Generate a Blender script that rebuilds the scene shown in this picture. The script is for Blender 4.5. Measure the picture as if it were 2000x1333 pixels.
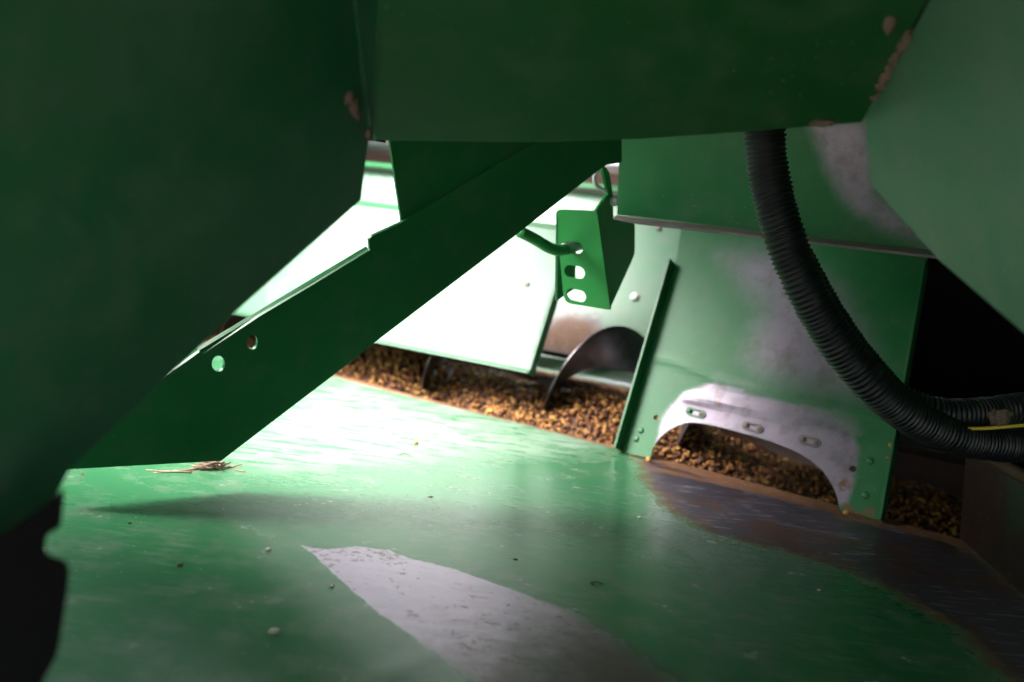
import bpy, bmesh, math, random
import numpy as np
from mathutils import Vector, noise as mnoise
from mathutils.geometry import tessellate_polygon

for o in list(bpy.data.objects): bpy.data.objects.remove(o)
SC = bpy.context.scene
COL = SC.collection
random.seed(7); RNG = np.random.default_rng(7)

# ------------------------------------------------------------------ camera
PITCH = math.radians(19.2)
H = 0.95                      # camera height above the world origin plane
FPX = 1944.0                  # focal length in photo pixels (35 mm on 36 mm, 2000 px wide)
cam_d = bpy.data.cameras.new('camera'); cam = bpy.data.objects.new('camera', cam_d); COL.objects.link(cam)
cam.location = (0, 0, H); cam.rotation_euler = (math.pi/2 - PITCH, 0, 0)
cam_d.sensor_width = 36; cam_d.lens = FPX*36/2000; cam_d.clip_start = 0.02; cam_d.clip_end = 2000
cam_d.dof.use_dof = True; cam_d.dof.focus_distance = 1.16; cam_d.dof.aperture_fstop = 3.6
SC.camera = cam

# ------------------------------------------------------------------ sky, sun, exposure
SUN_EL, SUN_AZ = math.radians(62), math.radians(-84)     # azimuth from +Y, negative = left
W = bpy.data.worlds.new('World'); SC.world = W; W.use_nodes = True
wn = W.node_tree.nodes; wl = W.node_tree.links
bg = wn['Background']
sky = wn.new('ShaderNodeTexSky'); sky.sky_type = 'NISHITA'; sky.sun_disc = False
sky.sun_elevation = SUN_EL; sky.sun_rotation = SUN_AZ
sky.air_density = 1.0; sky.dust_density = 6.0; sky.ozone_density = 1.0
hs = wn.new('ShaderNodeHueSaturation'); hs.inputs['Saturation'].default_value = 0.35
wl.new(sky.outputs[0], hs.inputs['Color']); wl.new(hs.outputs[0], bg.inputs['Color'])
bg.inputs['Strength'].default_value = 0.15
sd_ = bpy.data.lights.new('sun', 'SUN'); sun = bpy.data.objects.new('sun', sd_); COL.objects.link(sun)
sd_.energy = 1.35; sd_.angle = math.radians(40); sd_.color = (1, .97, .93)
sun.location = (-.6, 2, 3)
sdir = Vector((math.sin(SUN_AZ)*math.cos(SUN_EL), math.cos(SUN_AZ)*math.cos(SUN_EL), math.sin(SUN_EL)))
sun.rotation_euler = sdir.to_track_quat('Z', 'Y').to_euler()
vs = SC.view_settings
SC.display_settings.display_device = 'sRGB'
vs.view_transform = 'Standard'; vs.look = 'None'; vs.gamma = 1; vs.use_curve_mapping = False
vs.exposure = 3.18
SC.render.engine = 'CYCLES'
SC.cycles.max_bounces = 6; SC.cycles.diffuse_bounces = 4; SC.cycles.glossy_bounces = 3
SC.cycles.sample_clamp_indirect = 8

# ------------------------------------------------------------------ photo pixel helpers (camera-relative)
V = lambda *a: np.array(a, float)
CAM = V(0, 0, H)
fR = V(1, 0, 0); fF = V(0, math.cos(PITCH), -math.sin(PITCH)); fU = V(0, math.sin(PITCH), math.cos(PITCH))
def ray(x, y): return (x-1000)/FPX*fR - (y-666.5)/FPX*fU + fF
def D(x, y, d): return CAM + ray(x, y)*d
_a = math.radians(60.5)
A = V(-math.sin(_a), math.cos(_a), 0)      # along the auger, to the left and away
B = V(math.cos(_a), math.sin(_a), 0)       # across the auger, away from the near floor
Z = V(0, 0, 1)
def unit(v): v = np.asarray(v, float); return v/np.linalg.norm(v)
class Plane:
    """plane with a 2D frame; N points to the camera side"""
    def __init__(s, o, n, u=None):
        s.o = np.asarray(o, float); n = unit(n)
        if (CAM - s.o) @ n < 0: n = -n
        s.n = n
        if u is None: u = np.cross(Z, n)
        u = np.asarray(u, float); u = u - (u@n)*n; s.u = unit(u); s.v = np.cross(s.n, s.u)
    @staticmethod
    def pts(a, b, c): return Plane(a, np.cross(b-a, c-a))
    def px(s, x, y):
        r = ray(x, y); return CAM + r*(((s.o-CAM)@s.n)/(r@s.n))
    def uv(s, P): d = np.asarray(P)-s.o; return (float(d@s.u), float(d@s.v))
    def puv(s, x, y): return s.uv(s.px(x, y))
    def w(s, u, v, h=0): return s.o + u*s.u + v*s.v + h*s.n
    def poly(s, L): return [s.puv(*q) for q in L]
def AB(a, b, z): return a*A + b*B + V(0, 0, z+H)      # z relative to the camera
def onB(x, y, b): r = ray(x, y); return CAM + r*(b/(r@B))

# ------------------------------------------------------------------ object helpers
def tag(o, label=None, cat=None, group=None, kind=None):
    if label: o['label'] = label
    if cat: o['category'] = cat
    if group: o['group'] = group
    if kind: o['kind'] = kind
    return o
def thing(name, base, label, cat, group=None):
    o = bpy.data.objects.new(name, None); COL.objects.link(o); o.location = tuple(base); o.empty_display_size = .05
    return tag(o, label, cat, group)
def base_of(p):
    v = V(0, 0, 0)
    while p is not None:
        v = v + V(*p.location); p = p.parent
    return v
def mk(name, verts, faces, m, parent=None, smooth=False, attrs=None, bevel=0):
    verts = np.asarray(verts, float)
    if parent is None:
        b = V((verts[:,0].min()+verts[:,0].max())/2, (verts[:,1].min()+verts[:,1].max())/2, verts[:,2].min())
    else: b = base_of(parent)
    me = bpy.data.meshes.new(name)
    me.from_pydata((verts-b).tolist(), [], [tuple(f) for f in faces]); 
    bm = bmesh.new(); bm.from_mesh(me); bmesh.ops.recalc_face_normals(bm, faces=bm.faces); bm.to_mesh(me); bm.free()
    me.update()
    o = bpy.data.objects.new(name, me); COL.objects.link(o)
    if parent is None: o.location = tuple(b)
    else: o.parent = parent
    if m: me.materials.append(m)
    if smooth: me.polygons.foreach_set('use_smooth', [True]*len(me.polygons))
    if attrs:
        for k, arr in attrs.items():
            at = me.attributes.new(k, 'FLOAT', 'POINT'); at.data.foreach_set('value', np.asarray(arr, np.float32))
    if bevel:
        md = o.modifiers.new('bevel', 'BEVEL'); md.width = bevel; md.segments = 2; md.limit_method = 'ANGLE'; md.angle_limit = math.radians(40)
    return o
def rnd(pts, r, seg=5):
    """round the corners of a 2D polygon; r = radius or list of radii"""
    n = len(pts); out = []
    for i in range(n):
        ri = r[i] if isinstance(r, (list, tuple)) else r
        p = np.array(pts[i]); a = np.array(pts[i-1]); c = np.array(pts[(i+1) % n])
        if ri <= 0: out.append(tuple(p)); continue
        da = unit(a-p); dc = unit(c-p)
        L = min(ri, .45*np.linalg.norm(a-p), .45*np.linalg.norm(c-p))
        for k in range(seg+1):
            t = k/seg; q = (1-t)**2*(p+da*L) + 2*t*(1-t)*p + t*t*(p+dc*L); out.append(tuple(q))
    return out
def smooth_line(P, n=8):
    P = [np.asarray(p, float) for p in P]; Q = [2*P[0]-P[1]] + P + [2*P[-1]-P[-2]]; out = []
    for i in range(1, len(Q)-2):
        for k in range(n):
            t = k/n; a, b, c, d = Q[i-1], Q[i], Q[i+1], Q[i+2]
            out.append(.5*((2*b)+(-a+c)*t+(2*a-5*b+4*c-d)*t*t+(-a+3*b-3*c+d)*t**3))
    out.append(Q[-2]); return out
def obround(c, w, h, ang=0, seg=9):
    out = []; L = (w-h)/2
    for s_, a0 in ((1, -90), (-1, 90)):
        for k in range(seg+1):
            t = math.radians(a0+180*k/seg); x = s_*L + h/2*math.cos(t); y = h/2*math.sin(t)
            out.append((c[0]+x*math.cos(ang)-y*math.sin(ang), c[1]+x*math.sin(ang)+y*math.cos(ang)))
    return out
def circ(c, rx, ry=None, n=22, ang=0): 
    ry = ry or rx
    return [(c[0]+rx*math.cos(2*math.pi*k/n)*math.cos(ang)-ry*math.sin(2*math.pi*k/n)*math.sin(ang),
             c[1]+rx*math.cos(2*math.pi*k/n)*math.sin(ang)+ry*math.sin(2*math.pi*k/n)*math.cos(ang)) for k in range(n)]
def sheet(name, pl, loops, thick, m, parent=None, res=None, attrf=None, dispf=None, bevel=0, h0=0, smooth=False):
    """flat sheet in plane pl with outer loop and holes, thickness towards -N"""
    tri = tessellate_polygon([[Vector((p[0], p[1], 0)) for p in L] for L in loops])
    flat = [p for L in loops for p in L]; n = len(flat)
    bm = bmesh.new()
    vs_ = [bm.verts.new((p[0], p[1], 0)) for p in flat]
    for t in tri:
        try: bm.faces.new([vs_[i] for i in t])
        except ValueError: pass
    bmesh.ops.recalc_face_normals(bm, faces=bm.faces)
    if res:
        fl = np.array(flat); lo = fl.min(0); hi = fl.max(0)
        for ax in (0, 1):
            k = lo[ax]+res*.5
            while k < hi[ax]:
                co = [0, 0, 0]; co[ax] = k; no = [0, 0, 0]; no[ax] = 1
                bmesh.ops.bisect_plane(bm, geom=bm.verts[:]+bm.edges[:]+bm.faces[:], plane_co=co, plane_no=no, dist=1e-6); k += res
    bm.verts.index_update()
    V2 = np.array([v.co[:2] for v in bm.verts]); F = [[v.index for v in f.verts] for f in bm.faces]
    BE = [(e.verts[0].index, e.verts[1].index) for e in bm.edges if e.is_boundary]
    bm.free()
    hgt = dispf(V2) if dispf is not None else np.zeros(len(V2))
    top = pl.o + V2[:,:1]*pl.u + V2[:,1:]*pl.v + (h0+hgt)[:,None]*pl.n
    bot = top - thick*pl.n; N = len(top)
    faces = F + [[i+N for i in reversed(f)] for f in F] + [(a, b, b+N, a+N) for a, b in BE]
    at = None
    if attrf is not None: at = {k: np.concatenate([a, a]) for k, a in {**attrf(V2), 'scuff': np.full(len(V2), -9.)}.items()}
    return mk(name, np.concatenate([top, bot]), faces, m, parent, attrs=at, bevel=bevel, smooth=smooth)
def prism(name, quad, vec, m, parent=None, bevel=0):
    """a 3D polygon extruded along vec"""
    q = [np.asarray(p, float) for p in quad]; n = len(q); vec = np.asarray(vec, float)
    verts = q + [p+vec for p in q]
    faces = [tuple(range(n)), tuple(range(2*n-1, n-1, -1))] + [(i, (i+1) % n, (i+1) % n+n, i+n) for i in range(n)]
    return mk(name, verts, faces, m, parent, bevel=bevel)
def tube_data(path, rad, seg=16, cap=True):
    P = [np.asarray(p, float) for p in path]; n = len(P); verts = []; faces = []
    t0 = unit(P[1]-P[0]); up = unit(np.cross(t0, V(.31, .2, .93))) 
    for i in range(n):
        t = unit(P[min(i+1, n-1)]-P[max(i-1, 0)])
        up = unit(up-(up@t)*t); s2 = np.cross(t, up); r = rad[i] if hasattr(rad, '__len__') else rad
        for k in range(seg):
            a = 2*math.pi*k/seg; verts.append(P[i]+r*(math.cos(a)*up+math.sin(a)*s2))
    for i in range(n-1):
        for k in range(seg):
            k2 = (k+1) % seg; faces.append((i*seg+k, i*seg+k2, (i+1)*seg+k2, (i+1)*seg+k))
    if cap: faces += [tuple(range(seg))[::-1], tuple(range((n-1)*seg, n*seg))]
    return verts, faces
def tube(name, path, rad, m, parent=None, seg=16, smooth=True):
    v, f = tube_data(path, rad, seg); return mk(name, v, f, m, parent, smooth=smooth)
def sdpoly(P, poly):
    """signed distance (positive inside) of points P (n,2) to polygon"""
    P = np.asarray(P, float); d = np.full(len(P), 1e9); ins = np.zeros(len(P), bool); n = len(poly)
    for i in range(n):
        a = np.array(poly[i]); b = np.array(poly[(i+1) % n]); e = b-a; w = P-a
        t = np.clip((w@e)/(e@e), 0, 1); d = np.minimum(d, np.linalg.norm(w-t[:,None]*e, axis=1))
        c = ((a[1] <= P[:,1]) != (b[1] <= P[:,1]))
        with np.errstate(divide='ignore', invalid='ignore'):
            xi = a[0]+(P[:,1]-a[1])/(b[1]-a[1])*(b[0]-a[0])
        ins ^= c & (P[:,0] < xi)
    return np.where(ins, d, -d)
def dline(P, L):
    P = np.asarray(P, float); d = np.full(len(P), 1e9)
    for i in range(len(L)-1):
        a = np.array(L[i]); b = np.array(L[i+1]); e = b-a; w = P-a
        t = np.clip((w@e)/(e@e), 0, 1); d = np.minimum(d, np.linalg.norm(w-t[:,None]*e, axis=1))
    return d

# ------------------------------------------------------------------ materials
class NT:
    def __init__(s, name):
        s.m = bpy.data.materials.new(name); s.m.use_nodes = True; s.t = s.m.node_tree; s.b = s.t.nodes['Principled BSDF']
        s.co = s.t.nodes.new('ShaderNodeTexCoord').outputs['Object']
    def n(s, t): return s.t.nodes.new(t)
    def l(s, a, b): s.t.links.new(a, b)
    def val(s, x, sock):
        if isinstance(x, (int, float)): sock.default_value = x
        elif isinstance(x, tuple): sock.default_value = (*x[:3], 1) if len(sock.default_value) == 4 else x
        else: s.l(x, sock)
    def math(s, op, a, b=0.0, c=0.0, clamp=False):
        n = s.n('ShaderNodeMath'); n.operation = op; n.use_clamp = clamp
        s.val(a, n.inputs[0]); s.val(b, n.inputs[1]); s.val(c, n.inputs[2]); return n.outputs[0]
    def mapping(s, scale=(1, 1, 1), rot=(0, 0, 0), loc=(0, 0, 0)):
        n = s.n('ShaderNodeMapping'); n.inputs['Scale'].default_value = scale; n.inputs['Rotation'].default_value = rot; n.inputs['Location'].default_value = loc
        s.l(s.co, n.inputs[0]); return n.outputs[0]
    def noise(s, sc, det=4, rough=.55, vec=None, dist=0):
        n = s.n('ShaderNodeTexNoise'); n.inputs['Scale'].default_value = sc; n.inputs['Detail'].default_value = det
        n.inputs['Roughness'].default_value = rough; n.inputs['Distortion'].default_value = dist; s.l(vec or s.co, n.inputs['Vector']); return n.outputs['Fac']
    def voro(s, sc, vec=None, feat='F1'):
        n = s.n('ShaderNodeTexVoronoi'); n.inputs['Scale'].default_value = sc; n.feature = feat; s.l(vec or s.co, n.inputs['Vector']); return n
    def ss(s, x, lo, hi, a=0.0, b=1.0):
        n = s.n('ShaderNodeMapRange'); n.interpolation_type = 'SMOOTHSTEP'; s.val(x, n.inputs[0])
        for i, q in enumerate((lo, hi, a, b)): n.inputs[i+1].default_value = q
        return n.outputs[0]
    def mix(s, f, a, b):
        n = s.n('ShaderNodeMix'); n.data_type = 'RGBA'; s.val(f, n.inputs[0]); s.val(a, n.inputs[6]); s.val(b, n.inputs[7]); return n.outputs[2]
    def mixf(s, f, a, b):
        n = s.n('ShaderNodeMix'); n.data_type = 'FLOAT'; s.val(f, n.inputs[0]); s.val(a, n.inputs[2]); s.val(b, n.inputs[3]); return n.outputs[0]
    def attr(s, k):
        n = s.n('ShaderNodeAttribute'); n.attribute_name = k; return n.outputs['Fac']
    def bump(s, h, strength, dist=.001):
        n = s.n('ShaderNodeBump'); n.inputs['Strength'].default_value = strength; n.inputs['Distance'].default_value = dist; s.l(h, n.inputs['Height']); s.l(n.outputs[0], s.b.inputs['Normal'])
    def out(s, col=None, rough=None, metal=None, spec=None):
        if col is not None: s.val(col, s.b.inputs['Base Color'])
        if rough is not None: s.val(rough, s.b.inputs['Roughness'])
        if metal is not None: s.val(metal, s.b.inputs['Metallic'])
        if spec is not None: s.val(spec, s.b.inputs['Specular IOR Level'])
        return s.m

GREEN = (.010, .120, .032); GREEN2 = (.016, .150, .046); DUST = (.22, .21, .19)
def paint(name, masks=False, smear=False, rough=.34, dust=.16, streak=None, gcol=GREEN, gcol2=GREEN2):
    """green enamel; with masks, vertex attributes bare / rust / dark hold signed distances (cm) of the worn areas"""
    t = NT(name)
    big = t.noise(3.5, 3); mid = t.noise(24, 5, .6); fine = t.noise(420, 3, .6)
    col = t.mix(big, gcol, gcol2)
    dmask = t.math('MULTIPLY', t.ss(mid, .42, .75), dust, clamp=True)
    col = t.mix(dmask, col, DUST)
    spk = t.ss(t.voro(95).outputs['Distance'], .10, .05)              # small pale specks of dust
    spk = t.math('MULTIPLY', spk, t.ss(t.noise(9, 2), .5, .62))
    col = t.mix(t.math('MULTIPLY', spk, .55), col, (.45, .42, .38))
    rg = t.math('ADD', rough-.05, t.math('MULTIPLY', mid, .14))
    metal = 0.0
    if streak:                                                         # scuffs running one way, paint thinned
        sv = t.mapping(scale=(6, 90, 90), rot=(0, 0, streak))
        sc = t.math('MULTIPLY', t.ss(t.noise(1.6, 5, .65, sv), .52, .68), t.ss(t.noise(4, 2), .42, .6))
        col = t.mix(t.math('MULTIPLY', sc, .14), col, (.30, .36, .31))
    h = t.math('ADD', t.math('MULTIPLY', fine, .10), t.math('MULTIPLY', mid, .6))
    if masks:
        wob = t.math('SUBTRACT', t.noise(38, 5, .65), .5); wob2 = t.math('SUBTRACT', t.noise(150, 3, .6), .5)
        edge = t.math('ADD', t.math('MULTIPLY', wob, 1.6), t.math('MULTIPLY', wob2, .7))
        soft = t.attr('soft')
        def msk(k, amp=1.0):
            x = t.math('ADD', t.attr(k), t.math('MULTIPLY', edge, amp))
            lo = t.math('MULTIPLY', soft, -1.0); n = t.n('ShaderNodeMapRange'); n.interpolation_type = 'SMOOTHSTEP'
            t.l(x, n.inputs[0]); t.l(lo, n.inputs[1]); t.l(soft, n.inputs[2]); return n.outputs[0]
        br = msk('bare', .55); ru = msk('rust', 2.2); dk = msk('dark', 2.4)
        # bare galvanised steel, rust flecks
        steel = t.mix(t.noise(60, 4), (.40, .30, .43), (.56, .44, .60)) if not smear else t.mix(t.noise(40, 5), (.22, .178, .23), (.33, .275, .345))
        fl = t.voro(105, t.mapping(scale=(.8, 1.3, 1)))
        sp1_ = t.ss(t.noise(120, 2, .5, t.mapping(scale=(.8, 1.25, 1))), .63, .68)
        sp2_ = t.math('MULTIPLY', t.ss(t.noise(60, 5, .75), .60, .67), t.ss(t.noise(12, 2), .50, .62))
        flk = t.math('MAXIMUM', t.math('MULTIPLY', sp1_, t.ss(t.noise(20, 3), .38, .52)), sp2_)
        flk = t.math('MAXIMUM', flk, t.math('MULTIPLY', t.ss(t.noise(110, 4, .7), .50, .60), t.ss(t.attr('fleck'), -.5, .8)))
        flk = t.math('MULTIPLY', flk, t.ss(t.attr('fleck'), -60, -59.5)) if not smear else t.math('MULTIPLY', t.ss(t.noise(26, 6, .7), .46, .66), .6)
        steel = t.mix(t.math('MULTIPLY', flk, .85), steel, (.09, .045, .045) if not smear else (.13, .095, .085))
        lines = t.ss(t.noise(30, 4, .6, t.mapping(scale=(.25, 3.0, 1), rot=(0, 0, .5))), .56, .70)
        steel = t.mix(t.math('MULTIPLY', lines, .3), steel, (.16, .135, .15))
        steel = t.mix(t.ss(t.math('ADD', t.attr('oxide_shade'), t.math('MULTIPLY', wob, .5)), .32, .95), steel, (.105, .075, .075))  # real oxide plus dark reflection painted in toward the right end
        dark = t.mix(t.noise(120, 4, .7, t.mapping(scale=(.35, 1.6, 1), rot=(0, 0, .3))), (.022, .016, .028), (.075, .062, .085))
        scr = t.ss(t.noise(60, 3, .6, t.mapping(scale=(.4, 2.6, 1), rot=(0, 0, -.15))), .56, .66)
        dark = t.mix(t.math('MULTIPLY', scr, .5), dark, (.42, .38, .44))
        dark = t.mix(t.math('MULTIPLY', t.ss(t.noise(11, 5, .7), .48, .66), .8), dark, (.075, .034, .022))
        rust = t.mix(t.noise(45, 5, .7), (.055, .022, .014), (.26, .115, .055))
        dark = t.mix(t.math('MULTIPLY', t.ss(t.noise(11, 5, .7), .48, .66), .8), dark, (.075, .034, .022))
        rust = t.mix(t.ss(t.noise(160, 3), .6, .72), rust, (.33, .26, .22))
        scv = t.mapping(scale=(5, 60, 60), rot=(0, 0, .50)); scu = t.math('MULTIPLY', t.ss(t.noise(1.5, 6, .7, scv), .40, .56), t.ss(t.attr('scuff'), -3, 9))
        col = t.mix(t.math('MULTIPLY', scu, .62), col, (.27, .32, .27)); rg = t.mixf(scu, rg, .5)
        col = t.mix(dk, col, dark); col = t.mix(br, col, steel); col = t.mix(ru, col, rust)
        metal = t.math('MULTIPLY', t.math('MAXIMUM', br, t.math('MULTIPLY', dk, .25)), t.math('SUBTRACT', .32, t.math('MULTIPLY', ru, .32)), clamp=True)
        rg = t.mixf(br, rg, .30); rg = t.mixf(dk, rg, .38); rg = t.mixf(ru, rg, .68)
        h = t.math('SUBTRACT', h, t.math('MULTIPLY', br, .6))
    t.bump(h, .22, .0012)
    return t.out(col, rg, metal)
def simple(name, c1, c2, rough=.5, metal=0.0, sc=40, bump=.3, bd=.001, rvar=.15):
    t = NT(name); f = t.noise(sc, 5, .62); t.bump(t.noise(sc*3, 4), bump, bd)
    return t.out(t.mix(f, c1, c2), t.math('ADD', rough-rvar/2, t.math('MULTIPLY', f, rvar)), metal)

M = {}
M['floor'] = paint('green_floor_paint', True, rough=.23, dust=.30, streak=.25, gcol=(.020, .120, .044), gcol2=(.032, .145, .062))
M['floor'].node_tree.nodes['Principled BSDF'].inputs['Specular IOR Level'].default_value = .30
M['panel'] = paint('green_worn_paint', True, True, rough=.40, dust=.14)
M['panel'].node_tree.nodes['Principled BSDF'].inputs['Specular IOR Level'].default_value = .35
M['palepanel'] = paint('whitened_green_paint', True, True, rough=.40, dust=.35, gcol=(.075, .19, .105), gcol2=(.10, .22, .135))  # dusty panel paint, whitened to put the overexposure into the colour
M['green'] = paint('green_enamel', rough=.30, dust=.12)
M['fresh_skylit'] = paint('fresh_skylit_enamel', rough=.32, dust=.10, gcol=(.026, .29, .060), gcol2=(.032, .32, .075))  # fresher enamel, lightened further; skylight on bracket and pin put into the colour
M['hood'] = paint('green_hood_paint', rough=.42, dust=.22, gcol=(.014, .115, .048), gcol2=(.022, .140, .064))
M['hoodtop'] = paint('bounce_green_top_paint', rough=.45, dust=.10, gcol=(.006, .070, .014), gcol2=(.010, .088, .024))  # same hood paint, deeper green: bounced light put into the colour
_t = M['hood'].node_tree; _b = _t.nodes['Principled BSDF']; _src = _b.inputs['Base Color'].links[0].from_socket
_co = _t.nodes.new('ShaderNodeTexCoord'); _n = _t.nodes.new('ShaderNodeTexNoise'); _n.inputs['Scale'].default_value = 5.5; _n.inputs['Detail'].default_value = 7; _n.inputs['Roughness'].default_value = .6; _n.inputs['Distortion'].default_value = .4
_r = _t.nodes.new('ShaderNodeMapRange'); _r.inputs[1].default_value = .42; _r.inputs[2].default_value = .70; _r.inputs[4].default_value = .42
_m = _t.nodes.new('ShaderNodeMix'); _m.data_type = 'RGBA'; _m.inputs[7].default_value = (.15, .19, .165, 1)
_t.links.new(_co.outputs['Object'], _n.inputs['Vector']); _t.links.new(_n.outputs['Fac'], _r.inputs[0]); _t.links.new(_r.outputs[0], _m.inputs[0]); _t.links.new(_src, _m.inputs[6]); _t.links.new(_m.outputs[2], _b.inputs['Base Color'])
M['steel'] = simple('worn_steel', (.25, .22, .25), (.5, .47, .5), .32, .9, 60)
M['shaft'] = simple('polished_shaft', (.45, .42, .45), (.7, .68, .7), .22, .95, 30, .15)
M['flight'] = simple('auger_flight_steel', (.10, .09, .10), (.26, .24, .26), .33, .85, 50, .25)
M['rust'] = simple('rusty_steel', (.045, .020, .014), (.17, .075, .045), .6, .2, 45, .6)
M['trough'] = simple('dark_rusty_trough', (.016, .009, .007), (.055, .026, .018), .6, .2, 40, .5)
M['lip'] = simple('dusty_lip', (.10, .075, .07), (.26, .21, .20), .6, .1, 45, .5)
M['rubber'] = simple('black_rubber', (.0012, .0012, .0015), (.004, .0035, .004), .8, 0, 60, .4)
M['rubber'].node_tree.nodes['Principled BSDF'].inputs['Specular IOR Level'].default_value = .12
M['dark'] = simple('cavity_black', (.0025, .0025, .0025), (.006, .005, .005), .9, 0, 30, .3)  # near-black standing in for shade in the end cavity and wall gap
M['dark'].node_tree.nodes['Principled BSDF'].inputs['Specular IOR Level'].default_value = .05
M['straw'] = simple('dry_straw', (.16, .10, .07), (.42, .30, .22), .8, 0, 90, .3)
M['mud'] = simple('dry_mud', (.06, .035, .028), (.24, .16, .12), .9, 0, 120, .8)
M['crumb'] = simple('dark_crumb', (.02, .014, .012), (.07, .05, .04), .9, 0, 200, .5)
M['pale'] = simple('pale_husk', (.45, .40, .34), (.68, .62, .55), .7, 0, 150, .3)
M['yellow'] = simple('yellow_insulation', (.55, .40, .02), (.68, .50, .05), .4, 0, 60, .1)
M['zinc'] = simple('zinc_wire', (.6, .6, .6), (.8, .8, .8), .35, .1, 60, .1)
M['brown'] = simple('brown_far_steel', (.035, .015, .012), (.07, .035, .03), .6, 0, 12, .3)
t = NT('rusty_side_wall'); sv = t.mapping(scale=(26, 26, 4)); st_ = t.noise(1.8, 5, .65, sv); md_ = t.noise(18, 5, .65)
c_ = t.mix(st_, (.012, .009, .010), (.055, .030, .026)); c_ = t.mix(t.ss(md_, .52, .72), c_, (.10, .040, .022))
c_ = t.mix(t.math('MULTIPLY', t.ss(t.noise(7, 3), .54, .66), .7), c_, (.010, .07, .025))
c_ = t.mix(t.ss(t.noise(130, 3), .68, .74), c_, (.30, .26, .25)); t.bump(md_, .3, .001)
M['sidewall'] = t.out(c_, .36, .3)
t = NT('corn_kernel'); g = t.n('ShaderNodeAttribute'); g.attribute_name = 'tint'
rp = t.n('ShaderNodeValToRGB'); t.l(g.outputs['Fac'], rp.inputs[0]); e = rp.color_ramp.elements
e[0].position = 0; e[0].color = (.05, .018, .008, 1); e[1].position = 1; e[1].color = (.46, .25, .06, 1)
for p_, c_ in ((.3, (.12, .04, .012, 1)), (.65, (.28, .11, .022, 1))): q = e.new(p_); q.color = c_
t.out(rp.outputs[0], .45); M['corn'] = t.m
t = NT('hose_plastic'); dd = t.noise(60, 5, .7)
t.bump(t.noise(300, 3), .2, .0008)
M['hose'] = t.out(t.mix(t.ss(dd, .52, .8), (.004, .0036, .0055), (.040, .033, .036)), t.math('ADD', .36, t.math('MULTIPLY', dd, .25)), 0)

# ------------------------------------------------------------------ floor
E0 = D(1204, 864, 1.8)
SL = .28
fpl = Plane(E0, np.cross(A, B-SL*Z), u=-A)          # u: to the right, v: downhill to the trough
edge_px = [(1204, 869), (660, 730)]
eR = fpl.puv(1925, 1064); eM = fpl.puv(1204, 869); eL = fpl.puv(660, 730)
sl_l = (eL[1]-eM[1])/(eL[0]-eM[0])
eLL = (-2.3, eL[1]+sl_l*(-2.3-eL[0]))
wall_b = fpl.puv(2000, 1162); wall_a = fpl.puv(1890, 1066)
wd = unit(np.array(wall_b)-np.array(wall_a)); wall_c = tuple(np.array(wall_a)+wd*1.6)
def edge_v(u):
    return np.where(u > eM[0], eM[1]+(eR[1]-eM[1])/(eR[0]-eM[0])*(u-eM[0]), np.where(u > eL[0], eM[1]+sl_l*(u-eM[0]), eL[1]+sl_l*(u-eL[0])))
# grid of the floor sheet
us = np.concatenate([np.arange(-2.2, -.9, .05), np.arange(-.9, 1.0, .008), np.arange(1.0, 1.6, .05)])
ks = np.concatenate([np.arange(0, .9, .007), np.arange(.9, 1.0, .05), np.arange(1.0, 1.41, .1)])
UU, KK = np.meshgrid(us, ks, indexing='ij')
EV = edge_v(UU); VV = EV-KK
P2 = np.stack([UU.ravel(), VV.ravel()], 1)
Fp = lambda L: fpl.poly(L)
bare_poly = Fp([(583,1067),(640,1074),(700,1070),(760,1076),(800,1093),(880,1111),(1000,1152),(1100,1190),(1200,1245),(1310,1320),(1330,1400),(1240,1420),(1040,1420),(930,1335),(850,1272),(760,1210),(690,1155),(640,1110),(612,1082)])
dark_poly = Fp([(1250,890),(1300,905),(1400,932),(1500,960),(1650,1000),(1632,1060),(1600,1092),(1500,1066),(1400,1042),(1320,1002),(1275,955)])
dark2_poly = Fp([(1600,1010),(1720,1022),(1890,1072),(2000,1165),(2200,1330),(2150,1420),(1960,1310),(1900,1240),(1800,1180),(1700,1125),(1600,1092)])
rust_l = Fp([(1275,915),(1400,945),(1500,968),(1640,1004),(1720,1030)])
rust_sp = [Fp([(1640,1010),(1660,1015),(1650,1085),(1615,1090)]), Fp([(1770,1190),(1815,1130),(1835,1180),(1830,1225)])]
sd_b = sdpoly(P2, bare_poly)*100; sd_d = np.maximum(sdpoly(P2, dark_poly), sdpoly(P2, dark2_poly))*100
K1 = KK.ravel(); U1 = P2[:,0]
strip = 3.4+.6*np.sin(U1*9)+np.clip(U1*14, 0, 3.2)
sd_r = strip - K1*100
sd_r = np.maximum(sd_r, 1.0-dline(P2, rust_l)*100)
sd_r = np.maximum(sd_r, .1-np.abs(sd_d+.3)*.5)
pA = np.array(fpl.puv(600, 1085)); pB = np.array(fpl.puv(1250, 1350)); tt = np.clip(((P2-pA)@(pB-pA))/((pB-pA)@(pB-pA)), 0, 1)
soft = .12+2.6*np.clip((tt-.45)/.55, 0, 1)*np.exp(-(np.clip(-sd_b, 0, None)/10)**2)
soft = np.where(sd_d > -4, np.maximum(soft, 1.0), soft); soft = np.where(sd_r > -2, np.maximum(soft, .5), soft)
scuff_poly = Fp([(380,900),(620,720),(700,735),(900,785),(1100,838),(1215,872),(1180,900),(1000,905),(800,930),(560,950)])
fleck_poly = Fp([(583,1067),(640,1074),(700,1070),(760,1076),(800,1093),(740,1098),(690,1100),(640,1112)])
fleck = sdpoly(P2, fleck_poly)*100
for q_, r_ in (((800,1205), 1.3), ((920,1255), 2.2), ((880,1240), 1.2), ((740,1185), .8), ((1000,1290), 1.6)): fleck = np.maximum(fleck, r_-np.linalg.norm(P2-np.array(fpl.puv(*q_)), axis=1)*100)
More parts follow.
